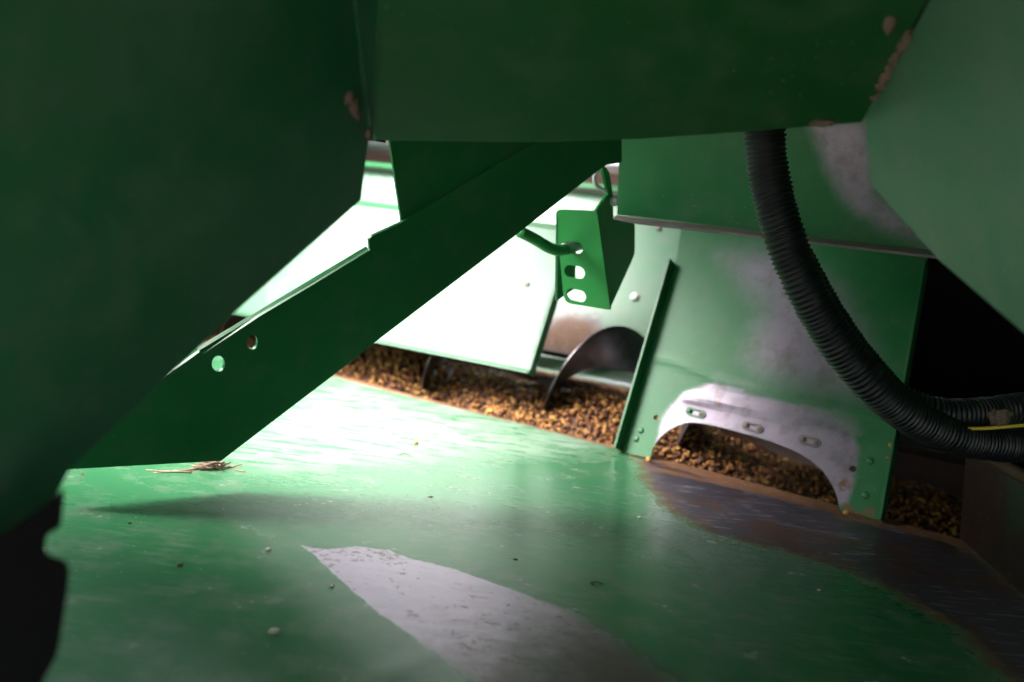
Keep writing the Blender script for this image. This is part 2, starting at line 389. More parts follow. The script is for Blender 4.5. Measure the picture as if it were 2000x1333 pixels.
wrk = .0012*np.sin(U1*5+K1*3)+.0008*np.sin(U1*2-K1*7)        # sheet is never quite flat
sc_l = Fp([(555,1263),(600,1274),(680,1296),(770,1320)])
wrk = wrk + .0022*np.exp(-(dline(P2, sc_l)/.006)**2)           # long crease in the sheet
bulge = .004*np.exp(-(np.clip(K1, 0, None)/.008)**2)
top = fpl.o + P2[:,:1]*fpl.u + P2[:,1:]*fpl.v + (wrk-bulge)[:,None]*fpl.n
nu, nk = len(us), len(ks)
idx = np.arange(nu*nk).reshape(nu, nk)
fq = np.stack([idx[:-1,:-1], idx[1:,:-1], idx[1:,1:], idx[:-1,1:]], -1).reshape(-1, 4)
# keep only the part left of the side wall
wa = np.array(wall_a)-.01*wd; wn2 = np.array([wd[1], -wd[0]]); 
if wn2[0] < 0: wn2 = -wn2
side = (P2-wa)@wn2
fq = fq[(side[fq] < .03).all(1)]
fl = mk('tank_floor', top, fq.tolist(), M['floor'], smooth=True, attrs={'bare': sd_b, 'rust': sd_r, 'dark': sd_d, 'soft': soft, 'fleck': fleck, 'scuff': sdpoly(P2, scuff_poly)*100, 'oxide_shade': tt})
tag(fl, 'sloping green painted sheet metal tank floor with worn patches', None, None, 'structure')

def floor_pt(x, y, h=0): return fpl.px(x, y)+h*fpl.n

# near wall of the trough, trough, and the low side wall on the right
def edge_pt(u, dz=0, dB=0): return fpl.w(u, float(edge_v(np.array(u))))+V(0, 0, dz)+dB*B
AXB, AXZ = 1.725, -.735
tv = []; tf = []; ulist = np.arange(-2.2, .95, .06); prof = 14
for u in ulist:
    e = edge_pt(u, -.012); a0 = float(e@A)
    tv.append(e); tv.append(e+V(0,0,-.16)+.004*B)
    for k in range(prof):
        th = math.radians(205+150*k/(prof-1)); tv.append(AB(a0, AXB+.17*math.cos(th)*1.0, -.80+.10*math.sin(th)*(1 if math.sin(th)<0 else 0)-.06))
    tv.append(AB(a0, 1.90, -.772))
nrow = prof+3
for i in range(len(ulist)-1):
    for k in range(nrow-1): tf.append((i*nrow+k, (i+1)*nrow+k, (i+1)*nrow+k+1, i*nrow+k+1))
tr = mk('trough', tv, tf, M['trough'], smooth=True); tag(tr, 'rusty auger trough along the foot of the tank floor', None, None, 'structure')

wA = fpl.w(*wall_a)-V(0,0,.02); wB = fpl.w(*wall_c)-V(0,0,.02)
wdir = unit(wB-wA); wnrm = unit(np.cross(wdir, Z)); wnrm = wnrm if wnrm@fR > 0 else -wnrm
back = wA - wdir*.04 - V(0,0,.10)
wpl = Plane(wA, -wnrm, u=wdir)
def wall_attr(P):
    hgt = P[:,1] if wpl.v[2] > 0 else -P[:,1]
    r = (6.5-hgt*100)*.5; r = np.maximum(r, 2-np.abs(P[:,0])*60)
    return {'bare': np.full(len(P), -9.), 'dark': 6-dline(P, [(0, .05), (.25, .06)])*100*.7, 'rust': r, 'soft': np.full(len(P), 1.2), 'fleck': np.full(len(P), -9.)}
hs_ = 1 if wpl.v[2] > 0 else -1
sw = sheet('side_wall', wpl, [[(-.03, -.12*hs_), (1.6, -.12*hs_), (1.6, .16*hs_), (-.03, .145*hs_)]], .004, M['sidewall'], res=.02)
tag(sw, 'low rusty dark side wall at the right end of the floor', None, None, 'structure')
tube_ = tube('rolled_edge', [wpl.w(-.03, .149*hs_, -.006), wpl.w(.6, .156*hs_, -.006)], .009, M['rust'], sw)

# far tank wall beyond the auger
FB0, FZ0, FB1, FZ1 = 1.90, -.767, 2.20, -.457
fwp = Plane(AB(0, FB0, FZ0), np.cross(A, (FB1-FB0)*B+(FZ1-FZ0)*Z), u=-A)
fwh = math.hypot(FB1-FB0, FZ1-FZ0)
def fw_attr(P):
    L = fwp.poly([(1040,690),(1050,640),(1110,600),(1170,615),(1190,660),(1150,700)])
    L2 = fwp.poly([(1010,690),(1190,720),(1230,690),(1170,660),(1040,640)])
    r = np.maximum(sdpoly(P, L), sdpoly(P, L2))*100
    return {'bare': r*0-9, 'dark': r*.8, 'rust': r-2.2, 'soft': np.full(len(P), 1.6), 'fleck': r*0-9}
s2 = 1 if fwp.v[2] > 0 else -1
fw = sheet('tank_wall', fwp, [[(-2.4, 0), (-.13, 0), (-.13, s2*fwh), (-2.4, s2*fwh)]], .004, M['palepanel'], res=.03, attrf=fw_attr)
tag(fw, 'pale green sloping tank wall beyond the auger', None, None, 'structure')
# folded rim on top and folded foot of that wall
def aquad(name, a0, a1, p, q, thick, m, parent):   # strip along A between (B,z) profile points p and q
    n = unit(np.cross(A, AB(0, *q)-AB(0, *p)))*thick
    return prism(name, [AB(a0, *p), AB(a1, *p), AB(a1, *q), AB(a0, *q)], n, m, parent)
aquad('rim', .13, 2.4, (FB1, FZ1+.003), (FB1-.022, FZ1+.014), .004, M['green'], fw)
aquad('rim', .13, 2.4, (FB1, FZ1+.008), (FB1+.05, FZ1+.012), .004, M['green'], fw)
aquad('foot', .13, 2.4, (FB0-.001, FZ0), (FB0-.002, FZ0-.05), .004, M['dark'], fw)  # foot coloured black for the dark gap under the wall
def dome(name, c, n, r, h, m, parent):
    n = unit(n); u = unit(np.cross(n, V(.3, .8, .5))); v = np.cross(n, u); vs_ = []; fs = []; S = 16
    rings = [(1.0, 0), (1.0, .12), (.93, .45), (.75, .75), (.45, .94)]
    for rr, hh in rings:
        for k in range(S): a = 2*math.pi*k/S; vs_.append(c+r*rr*(math.cos(a)*u+math.sin(a)*v)+h*hh*n)
    vs_.append(c+h*n)
    for i in range(len(rings)-1):
        for k in range(S): fs.append((i*S+k, i*S+(k+1) % S, (i+1)*S+(k+1) % S, (i+1)*S+k))
    for k in range(S): fs.append(((len(rings)-1)*S+k, (len(rings)-1)*S+(k+1) % S, len(vs_)-1))
    return mk(name, vs_, fs, m, parent, smooth=True)
dome('rivet', fwp.px(1240, 581), fwp.n, .0115, .007, M['zinc'], fw)
dome('rivet', fwp.px(1287, 447), fwp.n, .008, .005, M['lip'], fw)
# things beyond the rim
bp = prism('rear_panel', [AB(-1.3, 2.75, -.9), AB(3.2, 2.75, -.9), AB(3.2, 2.75, .80), AB(-1.3, 2.75, .80)], .01*B, M['brown'])  # carried up beyond the visible band to block low sky
tag(bp, 'dark brown panel far behind the tank rim', None, None, 'structure')
ex = prism('sheen_panel', [AB(1.2, 2.72, -.28), AB(3.2, 2.72, -.28), AB(3.2, 2.72, .80), AB(1.2, 2.72, .80)], .01*B, simple('pale_reflector_sheet', (.36, .37, .36), (.50, .51, .50), .5, .0, 8, .2))  # unseen panel added so the floor reflects a grey sheen
tag(ex, 'added pale panel above the far tank rim, unseen, mirrored as sheen in the floor', None, None, 'structure')
rp_ = tube('rear_pipe', [AB(-.2, 2.66, -.47), AB(3.1, 2.66, -.47)], .022, M['steel'])
tag(rp_, 'grey pipe running along behind the tank rim', 'pipe')

# added box, coloured black for the unlit cavity at the auger's right end
dh = thing('cavity_box', AB(-.1, 1.9, -.9), 'added black box standing in for the dark cavity at the right end of the auger', 'shade box')
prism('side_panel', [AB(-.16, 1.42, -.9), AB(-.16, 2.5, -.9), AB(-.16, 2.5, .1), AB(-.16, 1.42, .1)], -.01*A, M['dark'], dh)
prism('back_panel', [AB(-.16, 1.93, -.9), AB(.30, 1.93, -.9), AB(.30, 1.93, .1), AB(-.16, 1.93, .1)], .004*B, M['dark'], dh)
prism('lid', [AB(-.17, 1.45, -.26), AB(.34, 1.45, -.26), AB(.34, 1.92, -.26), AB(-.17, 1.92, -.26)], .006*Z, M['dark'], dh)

# added unseen deck shaped to block sky, wall behind the viewer
RZ = .16
dk = prism('sky_block_deck', [AB(-1.3, .215, RZ), AB(2.6, -1.98, RZ), AB(2.6, .45, RZ), AB(1.26, .45, RZ), AB(1.08, .62, RZ), AB(1.04, 1.28, RZ), AB(1.34, 1.38, RZ), AB(1.36, 1.9, RZ), AB(1.30, 2.76, RZ), AB(-1.3, 2.76, RZ)], .006*Z, M['green'])
lw = prism('left_wall', [AB(2.5, -1.92, -1.2), AB(2.5, 2.8, -1.2), AB(2.5, 2.8, .9), AB(2.5, .45, .9), AB(2.5, .45, RZ), AB(2.5, -1.92, RZ)], .006*A, M['green'])
tag(lw, 'green tank wall at the left outside the view', None, None, 'structure')
tag(dk, 'added green deck, unseen, blocking sky above the hood and the right half of the tank', None, None, 'structure')
rwp = Plane(V(0, -.45, H), V(0, 1, 0), u=V(1, 0, 0))          # wall with the hatch the viewer looks through
rw = sheet('rear_wall', rwp, [[(-2.4, -1.3), (1.2, -1.3), (1.2, RZ), (-2.4, RZ)], [(-.95, -1.1), (1.1, -1.1), (1.1, .04), (-.95, .04)]], .006, M['green'])
tag(rw, 'green tank wall with the hatch opening behind the viewer', None, None, 'structure')
rw = prism('right_wall', [AB(-.7, -.6, -1.2), AB(-.7, 2.4, -1.2), AB(-.7, 2.4, RZ), AB(-.7, -.6, RZ)], -.006*A, M['green'])
tag(rw, 'green tank wall at the right outside the view', None, None, 'structure')

gs = 400
gd = mk('ground', [(-gs, -gs, H-2.6), (gs, -gs, H-2.6), (gs, gs, H-2.6), (-gs, gs, H-2.6)], [(0, 1, 2, 3)], simple('bounce_ground', (.12, .105, .08), (.20, .18, .14), .9, 0, 3, .3, .02))  # unseen sheet added to bounce light through the hatch into the hood
tag(gd, 'added pale ground sheet far below the tank, bouncing light into the hood', None, None, 'structure')

# ------------------------------------------------------------------ auger
ag = thing('auger', AB(.7, AXB, AXZ-.11), 'steel screw auger with shiny shaft lying in the grain', 'auger')
tube('shaft', [AB(-.1, AXB, AXZ), AB(2.3, AXB, AXZ)], .026, M['shaft'], ag, 24)
PIT, PH = .29, math.radians(0)
def flight(a_top, turns0, turns1):
    """angle 90 deg = top at a_top; A falls from the near side over the top to the far side"""
    vs_ = []; fs = []; n = int(150*(turns1-turns0)); R0, R1 = .0255, .112
    for i in range(n+1):
        q = turns0+(turns1-turns0)*i/n; ang = math.pi/2 + 2*math.pi*q; a0 = a_top+PIT*q
        # ang > 90 deg is the near side (-B), there A is larger
        for rr in (R0, .06, R1-.004, R1):
            for s3 in (0, 1):
                vs_.append(AB(a0+(.0035 if s3 else 0)*(1-.6*(rr-R0)/(R1-R0)), AXB+rr*math.cos(ang), AXZ+rr*math.sin(ang)))
    for i in range(n):
        b0 = i*8; b1 = b0+8
        for k in range(3):
            fs.append((b0+2*k, b0+2*k+2, b1+2*k+2, b1+2*k)); fs.append((b0+2*k+1, b1+2*k+1, b1+2*k+3, b0+2*k+3))
        fs.append((b0+6, b0+7, b1+7, b1+6))
    return vs_, fs
v_, f_ = flight(.755, -1.75, 5.2)
mk('flight', v_, f_, M['flight'], ag, smooth=False)

# ------------------------------------------------------------------ pale cover panel over the left part of the auger
bpP = AB(.865, 1.60, -.697)
bpl = Plane(bpP, np.cross(A, .75*B+Z), u=-A)
s4 = 1 if bpl.v[2] > 0 else -1
cp = thing('auger_cover', AB(1.3, 1.62, -.70), 'pale green cover panel in bright light hanging over the left part of the grain trough', 'cover', 'covers over the auger')
Lb = [bpl.puv(1033, 729), bpl.puv(1089, 550), bpl.puv(1118, 455)]
top_v = bpl.puv(1060, 447)[1]
vb = bpl.puv(1033, 729)[1]
L = [(-1.6, vb), (Lb[0][0]-.006, vb), (Lb[0][0], vb+s4*.006), Lb[1], (Lb[2][0], top_v), (-1.6, top_v)]
def bp_attr(P):
    L1 = bpl.poly([(930,560),(985,520),(1010,640),(990,690),(950,640)])
    r = sdpoly(P, L1)*100
    return {'bare': r*.3-.9, 'dark': r*0-9, 'rust': r*0-9, 'soft': np.full(len(P), 1.5), 'fleck': r*0-9}
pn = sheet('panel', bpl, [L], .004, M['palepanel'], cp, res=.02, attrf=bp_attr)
e1, e2 = bpl.w(*Lb[0]), bpl.w(*Lb[1]); e3 = bpl.w(Lb[2][0], top_v)
prism('side_flange', [e1+.002*A, e2+.002*A, e3+.002*A, e3-.035*bpl.n+.002*A, e2-.035*bpl.n+.002*A, e1-.03*bpl.n+.002*A+.012*(e2-e1)], .004*A, M['green'], cp)
tp = bpl.w(0, top_v); tb_, tz_ = float(tp@B), float(tp[2]-H)
prism('top_fold', [AB(.865-1.0*Lb[2][0], tb_, tz_), AB(2.4, tb_, tz_), AB(2.4, tb_+.10, tz_-.012), AB(.865-Lb[2][0], tb_+.10, tz_-.012)], -.004*Z, M['green'], cp)
aquad('bottom_hem', .87, 2.4, (1.6, -.7), (1.612, -.7), -.006, M['green'], cp)
dome('bolt_head', bpl.px(1030, 556), bpl.n, .006, .003, M['lip'], cp)

# ------------------------------------------------------------------ cover with the arched cut-out
C0 = fpl.px(1210, 884); C1 = fpl.px(1725, 1020)
Tc = C0 + .245*B + .342*Z
cpl = Plane.pts(C0, C1, Tc); cpl = Plane(C0, cpl.n, u=C1-C0)
ac = thing('auger_cover', C0*.5+C1*.5, 'worn green cover panel with arched cut-out standing on the floor behind the black hose', 'cover', 'covers over the auger')
arch = smooth_line([np.array(cpl.puv(*q)) for q in [(1270,896),(1277,872),(1300,845),(1338,827),(1375,828),(1430,841),(1500,861),(1560,885),(1604,918),(1630,958),(1641,998)]], 5)
oL = [cpl.puv(1212, 883)] + [tuple(q) for q in arch] + [cpl.puv(*q) for q in [(1724,1020),(1756,850),(1782,690),(1812,500),(1816,440),(1338,400),(1322,500),(1262,700)]]
bare_c = cpl.poly([(1276,885),(1285,850),(1295,810),(1330,770),(1400,742),(1470,760),(1560,780),(1610,800),(1660,830),(1678,880),(1668,940),(1655,985),(1630,985),(1600,920),(1500,862),(1375,828),(1320,835)])
grey_c = cpl.poly([(1400,500),(1520,470),(1640,560),(1690,640),(1720,720),(1690,780),(1600,775),(1480,740),(1450,700),(1480,600),(1440,560)])
fold_l = cpl.poly([(1235,690),(1320,708),(1400,742),(1480,765),(1580,786),(1700,812),(1760,830)])
rib_l = cpl.poly([(1345,778),(1430,790),(1520,815),(1640,850)])
gl = cpl.poly([(1390,738),(1440,752),(1500,772),(1590,790),(1620,795)])
def cover_attr(P):
    b = sdpoly(P, bare_c)*100; g = sdpoly(P, grey_c)*100*.5-.7
    b = np.maximum(b, g); b = np.where(dline(P, gl) < .006, -1.2, b)
    r = -9+0*b
    for q in [(1650,945,1.6),(1405,798,.7),(1290,880,.6),(1700,1000,1.2),(1655,990,1.0)]:
        r = np.maximum(r, q[2]*.55-np.linalg.norm(P-np.array(cpl.puv(q[0], q[1])), axis=1)*100)
    bot = np.minimum(*(P[:,1]*0+9, np.abs(P[:,1])*100)); r = np.maximum(r, .2-bot)
    g2 = sdpoly(P, grey_c)*100
    return {'bare': b, 'dark': r*0-9, 'rust': r, 'soft': np.where(g2 > -6, 2.4, .6), 'fleck': np.where(g2 > -2, -9., -9.)}
def cover_disp(P): return .0012*np.exp(-(dline(P, fold_l)/.008)**2) + .0022*np.exp(-(dline(P, rib_l)/.009)**2)
pan = sheet('panel', cpl, [oL, circ(cpl.puv(1281, 816), .0045), circ(cpl.puv(1666, 916), .005)], .004, M['panel'], ac, res=.007, attrf=cover_attr, dispf=cover_disp)
def lipstrip(name, pl, a, b, h, off, m, parent, ext=0):
    p, q = pl.px(*a), pl.px(*b); d = unit(q-p); s5 = np.cross(d, pl.n)
    return prism(name, [p-.004*pl.n, q-.004*pl.n, q+h*pl.n, p+h*pl.n], off*s5, m, parent, bevel=.0008)
lipstrip('side_flange', cpl, (1213, 882), (1319, 515), .024, -.004, M['green'], ac)
lipstrip('side_flange', cpl, (1722, 1019), (1808, 520), .022, .004, M['green'], ac)
tl, tr2 = cpl.px(1345, 400), cpl.px(1740, 434)
prism('rear_slope', [tl, tr2, tr2+.22*B-.34*Z, tl+.16*B-.34*Z], .004*B, M['green'], ac)
# stamped keyhole tabs over the arch
for x, y in ((1359, 807), (1470, 835), (1581, 862)):
    c = cpl.puv(x, y); q2 = cpl.puv(x+20, y+5); an = math.atan2(q2[1]-c[1], q2[0]-c[0])
    out = obround(c, .036, .014, an); tb = sheet('keyhole_tab', cpl, [out, obround((c[0], c[1]), .029, .0075, an)], .003, M['green'] if x < 1400 else M['lip'], ac, h0=.003, bevel=.0006)
    for s6 in (-1, 1):
        cc = cpl.w(c[0]+s6*.011*math.cos(an), c[1]+s6*.011*math.sin(an), .0005); dome('stud', cc, cpl.n, .0052, .0042, M['lip'] if s6 > 0 or x > 1400 else M['green'], tb)
for x, y in ((1243, 858), (1252, 842), (1690, 968), (1700, 900)): dome('rivet', cpl.px(x, y), cpl.n, .0055, .003, M['green'], ac)

# ------------------------------------------------------------------ cross beam above it
BB = 1.40
bmP = Plane(AB(0, BB, -.3), B, u=-A)
zb = float(onB(1205, 420, BB)[2]-H)
a_l = float(onB(1205, 420, BB)@A)
beam = thing('cross_beam', AB(.3, BB, zb), 'green cross beam with dusty lower lip behind the hose', 'beam')
greyb = bmP.poly([(1585,240),(1690,240),(1705,380),(1790,450),(1830,480),(1740,450),(1660,400),(1620,330)])  # pale grey strip on the right of the web
def beam_attr(P):
    b = sdpoly(P, greyb)*100
    return {'bare': b*.8+.2, 'dark': b*0-9, 'rust': b*0-9, 'soft': np.full(len(P), 1.3), 'fleck': b*0-9}
s7 = 1 if bmP.v[2] > 0 else -1
def bz(a, z): return bmP.uv(AB(a, BB, z))
sheet('web', bmP, [[bz(a_l, zb), bz(-.25, zb), bz(-.25, zb+.24), bz(a_l, zb+.24)]], .005, M['panel'], beam, res=.012, attrf=beam_attr)
prism('lower_lip', [AB(a_l, BB-.001, zb), AB(-.25, BB-.001, zb), AB(-.25, BB-.022, zb-.002), AB(a_l, BB-.022, zb-.002)], -.004*Z, M['lip'], beam, bevel=.0008)

# ------------------------------------------------------------------ slotted bracket, pin, clip
KB = 1.25
kpl = Plane(AB(0, KB, -.3), B, u=-A)
kc = kpl.px(1130, 600)
sb = thing('slotted_bracket', kc, 'green channel bracket with three slots hanging from the beam', 'bracket')
oL2 = rnd(kpl.poly([(1084,409),(1166,413),(1192,606),(1102,592)]), [.010, .002, .002, .012])
sl = []
for x, y, w_, h_ in ((1119,484,.031,.017), (1122,532,.033,.0185), (1125,578,.032,.0185)):
    sl.append(obround(kpl.puv(x, y), w_, h_, -.03))
sheet('front_face', kpl, [oL2]+sl, .004, M['fresh_skylit'], sb, bevel=.0012)
q0 = kpl.px(1166, 413); spl = Plane(q0, A, u=B)
side = spl.poly([(1165,412),(1188,379),(1176,327),(1183,326),(1191,338),(1197,380),(1198,428),(1240,438),(1240,497),(1190,607)])
sheet('side_flange', spl, [rnd(side, [.001,.002,.003,.004,.006,.001,.001,.004,.006,.004])], .004, M['fresh_skylit'], sb, bevel=.0008)
q1 = kpl.px(1086, 420); lpl = Plane(q1-.004*A, A, u=B)
uvs = [lpl.uv(kpl.px(1087, 425)), lpl.uv(kpl.px(1103, 590)), lpl.uv(kpl.px(1103, 585)+.06*B), lpl.uv(kpl.px(1087, 425)+.06*B)]
sheet('side_flange', lpl, [uvs], .004, M['green'], sb)
dome('bolt_head', D(1200, 394, 1.42), -B, .007, .006, M['zinc'], sb)
hr = thing('pin_handle', D(1110, 490, 1.38), 'bent green rod handle stuck through the top slot of the bracket', 'handle')
sp1 = D(1119, 484, 1.0); dS = float((kpl.px(1119, 484)-CAM)@fF)
pth = smooth_line([D(1016, 453, dS-.10), D(1045, 468, dS-.08), D(1072, 484, dS-.06), D(1090, 489, dS-.042), D(1104, 487, dS-.025), D(1116, 483, dS-.004), D(1128, 479, dS+.03), D(1135, 477, dS+.07)], 6)
tube('rod', pth[:30], .0079, M['fresh_skylit'], hr, 18)
tube('worn_end', pth[23:], .0086, M['steel'], hr, 18)
cl = tube('wire_clip', smooth_line([D(1181, 331, 1.40), D(1168, 334, 1.39), D(1161, 345, 1.39), D(1162, 358, 1.39), D(1171, 367, 1.395), D(1184, 374, 1.40)], 6), .0028, M['zinc'], None, 10)
tag(cl, 'white curved wire clip on the tab at the top of the slotted bracket', 'clip')

# ------------------------------------------------------------------ diagonal brace
F1 = D(432, 901, 1.15); F2 = D(175, 915, 1.04); Tb = D(1190, 300, 1.33)
rpl = Plane.pts(F1, F2, Tb)
br = thing('diagonal_brace', F1, 'dark green diagonal strap brace with two round holes crossing the left of the view', 'brace')
L = [(432,901),(660,727),(738,665),(1005,462),(1166,336),(1186,322),(1215,318),(1215,230),(1135,228),(1042,281),(784,436),(727,462),(721,468),(723,489),(608,559),(505,620),(398,691),(390,688),(250,790),(110,919)]
holes = []
for x, y, rx, ry in ((427,711,12.5,15.5), (493,669,10.5,14.5)):
    holes.append([rpl.puv(x+rx*math.cos(a), y+ry*math.sin(a)) for a in np.linspace(0, 2*math.pi, 24, endpoint=False)])
sheet('strap', rpl, [rpl.poly(L)]+holes, .0045, M['green'], br, bevel=.0006)
# rolled lip along the upper edge and the upright gusset
p1, p2 = rpl.px(391, 689), rpl.px(723, 489)
prism('edge_lip', [p1-.004*rpl.n, p2-.004*rpl.n, p2-.009*rpl.n+.001*Z, p1-.009*rpl.n+.001*Z], .0035*unit(np.cross(p2-p1, rpl.n))*(1 if np.cross(p2-p1, rpl.n)[2] < 0 else -1), M['green'], br)
gpl = Plane(rpl.o-.006*rpl.n, rpl.n, u=rpl.u)
sheet('gusset', gpl, [gpl.poly([(762,281),(785,437),(800,440),(1100,260),(1100,200),(748,200),(757,262)])], .004, M['green'], br, bevel=.0006)
prism('gusset_flange', [gpl.px(757,282)-.004*gpl.n, gpl.px(757,200)-.004*gpl.n, gpl.px(700,235)-.05*gpl.n, gpl.px(718,297)-.05*gpl.n], .003*Z, M['dark'], br)

# ------------------------------------------------------------------ hood around the viewer
hd = thing('sheet_metal_hood', D(1200, 270, .85), 'dark green sheet metal hood framing the view above and at both sides', 'hood')
def hplane(ps): P = [D(*q) for q in ps]; return Plane.pts(*P)
hL = hplane([(720,270,.85),(585,0,.68),(135,920,.62)])
hR = hplane([(1690,235,.85),(1815,0,.70),(2000,650,.70)])
hT = hplane([(730,275,.85),(1680,240,.85),(585,0,.68)])
def ext(pl, a, b, k):         # extend the line a->b (pixels on plane) by factor k in space
    p, q = pl.px(*a), pl.px(*b); return pl.uv(p+(q-p)*k)
LL = hL.poly([(585,0),(720,270),(705,391),(470,601),(300,763),(135,920),(92,998),(0,1068)]) + [hL.uv(D(-420, 1380, .42) if False else hL.px(-350, 1330)), hL.puv(-420, 300), ext(hL, (720,270), (585,0), 2.6)]
lp = sheet('left_panel', hL, [LL], .004, M['hood'], hd, bevel=.001)
RL = hR.poly([(1690,235),(1696,300),(1702,362),(1835,510),(2000,652),(2300,905)]) + [hR.puv(2500, 600), hR.puv(2500, -200), ext(hR, (1690,235), (1815,0), 2.6)]
sheet('right_panel', hR, [RL], .004, M['hood'], hd, bevel=.001)
TL = hT.poly([(733,275),(900,277),(1040,279),(1250,273),(1450,259),(1600,247),(1684,239)]) + [ext(hT, (1690,235), (1815,0), 2.6), ext(hT, (733,275), (742,0), 2.6)]
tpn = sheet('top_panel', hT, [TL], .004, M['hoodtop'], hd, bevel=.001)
c_ = [hL.px(720, 270)+.001*hT.n, hT.px(734, 275), hT.w(*ext(hT, (733,275), (742,0), 2.6)), hL.w(*ext(hL, (720,270), (585,0), 2.6))]
m0, m1 = (c_[0]+c_[1])/2+.004*unit(fF), (c_[2]+c_[3])/2+.16*unit(fF+.6*Z)
cv = [c_[0], m0, m1, c_[3], c_[1], c_[2]]; cv = cv+[p+.004*unit(fF+.3*Z) for p in cv]
mk('corner_panel', cv, [(0, 1, 2, 3), (1, 4, 5, 2), (6, 7, 8, 9), (7, 10, 11, 8), (0, 3, 9, 6), (4, 5, 11, 10), (0, 1, 7, 6), (1, 4, 10, 7), (3, 2, 8, 9), (2, 5, 11, 8)], M['hood'], hd)

# black rubber seal, lower left
spz = Plane(D(60, 1150, .52), ray(80, 1150))
sl_ = sheet('rubber_seal', spz, [rnd(spz.poly([(126,950),(124,985),(119,1028),(92,1037),(85,1084),(137,1096),(133,1150),(113,1280),(82,1333),(60,1430),(-220,1430),(-220,1150),(0,1048),(90,985)]), .006)], .03, M['rubber'], bevel=.004)
tag(sl_, 'black notched rubber seal at the lower left below the hood', 'seal')

# ------------------------------------------------------------------ hoses and wire
def hose(name, ctrl, r0, r1, label, pitch=.0056):
    P = smooth_line([D(*c) for c in ctrl], 40); P = np.array(P)
    seg = np.linalg.norm(np.diff(P, axis=0), axis=1); s = np.concatenate([[0], np.cumsum(seg)]); Lh = s[-1]
    n = int(Lh/pitch*9); ss = np.linspace(0, Lh, n)
    Q = np.stack([np.interp(ss, s, P[:,i]) for i in range(3)], 1)
    ph = (ss/pitch+.25*np.sin(ss*41)+.18*np.sin(ss*97+1)) % 1; rib = np.floor(ss/pitch).astype(int) % 997; ramp = RNG.uniform(.65, 1.1, 1000)[rib]; prof = np.where(ph < .62, np.sin(np.clip(ph/.62, 0, 1)*math.pi)**.6, 0)*ramp
    r = r0+(r1-r0)*ss/Lh; r = r*(.90+.11*prof)
    r = r*(1+.014*np.sin(ss*37)+.010*np.sin(ss*91)+.012*np.sin(ss*233))
    o = tube(name, Q, r, M['hose'], None, 28); return tag(o, label, 'hose', 'corrugated hoses')
hose('corrugated_hose', [(1500,60,1.05),(1492,170,1.06),(1493,262,1.07),(1503,350,1.08),(1530,455,1.08),(1574,565,1.08),(1632,664,1.09),(1700,748,1.10),(1775,812,1.12),(1865,853,1.15),(1960,869,1.18),(2080,872,1.22),(2250,865,1.25)], .0238, .0195, 'thick black corrugated hose curving from the hood down to the right')
hose('corrugated_hose', [(1560,505,1.17),(1625,620,1.17),(1690,710,1.17),(1755,778,1.165),(1830,806,1.155),(1900,808,1.16),(1975,800,1.17),(2080,790,1.20),(2250,785,1.22)], .0185, .0185, 'thinner black corrugated hose above the thick one at the right edge')
yw = tube('yellow_wire', smooth_line([D(1880, 838, 1.14), D(1925, 837, 1.135), D(1965, 834, 1.13), D(2010, 830, 1.13), D(2120, 820, 1.15)], 6), .0021, M['yellow'], None, 8)
tag(yw, 'thin yellow wire lying between the two hoses', 'wire')

# ------------------------------------------------------------------ grain
def kernel_mesh():
    bm = bmesh.new(); bmesh.ops.create_uvsphere(bm, u_segments=7, v_segments=5, radius=1)
    for v in bm.verts:
        x, y, z = v.co; k = 1+.35*x; v.co = (x*1.02, y*.88*k, z*.66*(1+.15*x))
    vs_ = np.array([v.co[:] for v in bm.verts]); fs = [[v.index for v in f.verts] for f in bm.faces]; bm.free(); return vs_, fs
KV, KF = kernel_mesh()
def rotm(n):
    q = RNG.normal(size=(n, 4)); q /= np.linalg.norm(q, axis=1)[:,None]; w, x, y, z = q.T
    return np.stack([1-2*(y*y+z*z), 2*(x*y-z*w), 2*(x*z+y*w), 2*(x*y+z*w), 1-2*(x*x+z*z), 2*(y*z-x*w), 2*(x*z-y*w), 2*(y*z+x*w), 1-2*(x*x+y*y)], 1).reshape(n, 3, 3)
def gz(a, b): # grain surface height (relative to camera)
    eb = 1.50+.06*np.clip((a-.64)/.7, -1, 2)
    z = -.820+.24*np.clip(b-eb, 0, .2)-.35*np.clip(b-eb-.2, 0, 1)
    z = z+.010*np.sin(a*11+b*7)+.007*np.sin(a*27-b*19)-.05*np.clip((.62-a)/.2, 0, 1)
    return z
ga = np.arange(-.1, 2.3, .02); gb = np.arange(1.36, 1.92, .02)
GA, GB = np.meshgrid(ga, gb, indexing='ij'); GZ = gz(GA, GB)-.006
gv = GA.ravel()[:,None]*A+GB.ravel()[:,None]*B+(GZ.ravel()+H)[:,None]*Z
gi = np.arange(GA.size).reshape(GA.shape); gfq = np.stack([gi[:-1,:-1], gi[1:,:-1], gi[1:,1:], gi[:-1,1:]], -1).reshape(-1, 4)
n = 19000
a_ = RNG.uniform(-.08, 1.9, n); b_ = RNG.uniform(1.40, 1.84, n); z_ = gz(a_, b_)+RNG.uniform(-.005, .004, n)
ct = a_[:,None]*A+b_[:,None]*B+(z_+H)[:,None]*Z
sz = RNG.uniform(.0030, .0054, n)
kv = np.einsum('nij,vj->nvi', rotm(n), KV)*sz[:,None,None]+ct[:,None,:]
fk = RNG.random(n) < .05                       # husks and broken bits among the kernels
kv[fk] = (kv[fk]-ct[fk][:,None,:])*np.array([1.7, 1.5, .25])+ct[fk][:,None,:]+V(0, 0, .003)
kf = [[i+o*len(KV) for i in f] for o in range(n) for f in KF]
tint = np.repeat(np.where(fk, RNG.choice([0, .05, 1.0], n), np.clip(RNG.normal(.48, .28, n)-.15*(np.sin(a_*9+b_*22) > .6), 0, 1)), len(KV))
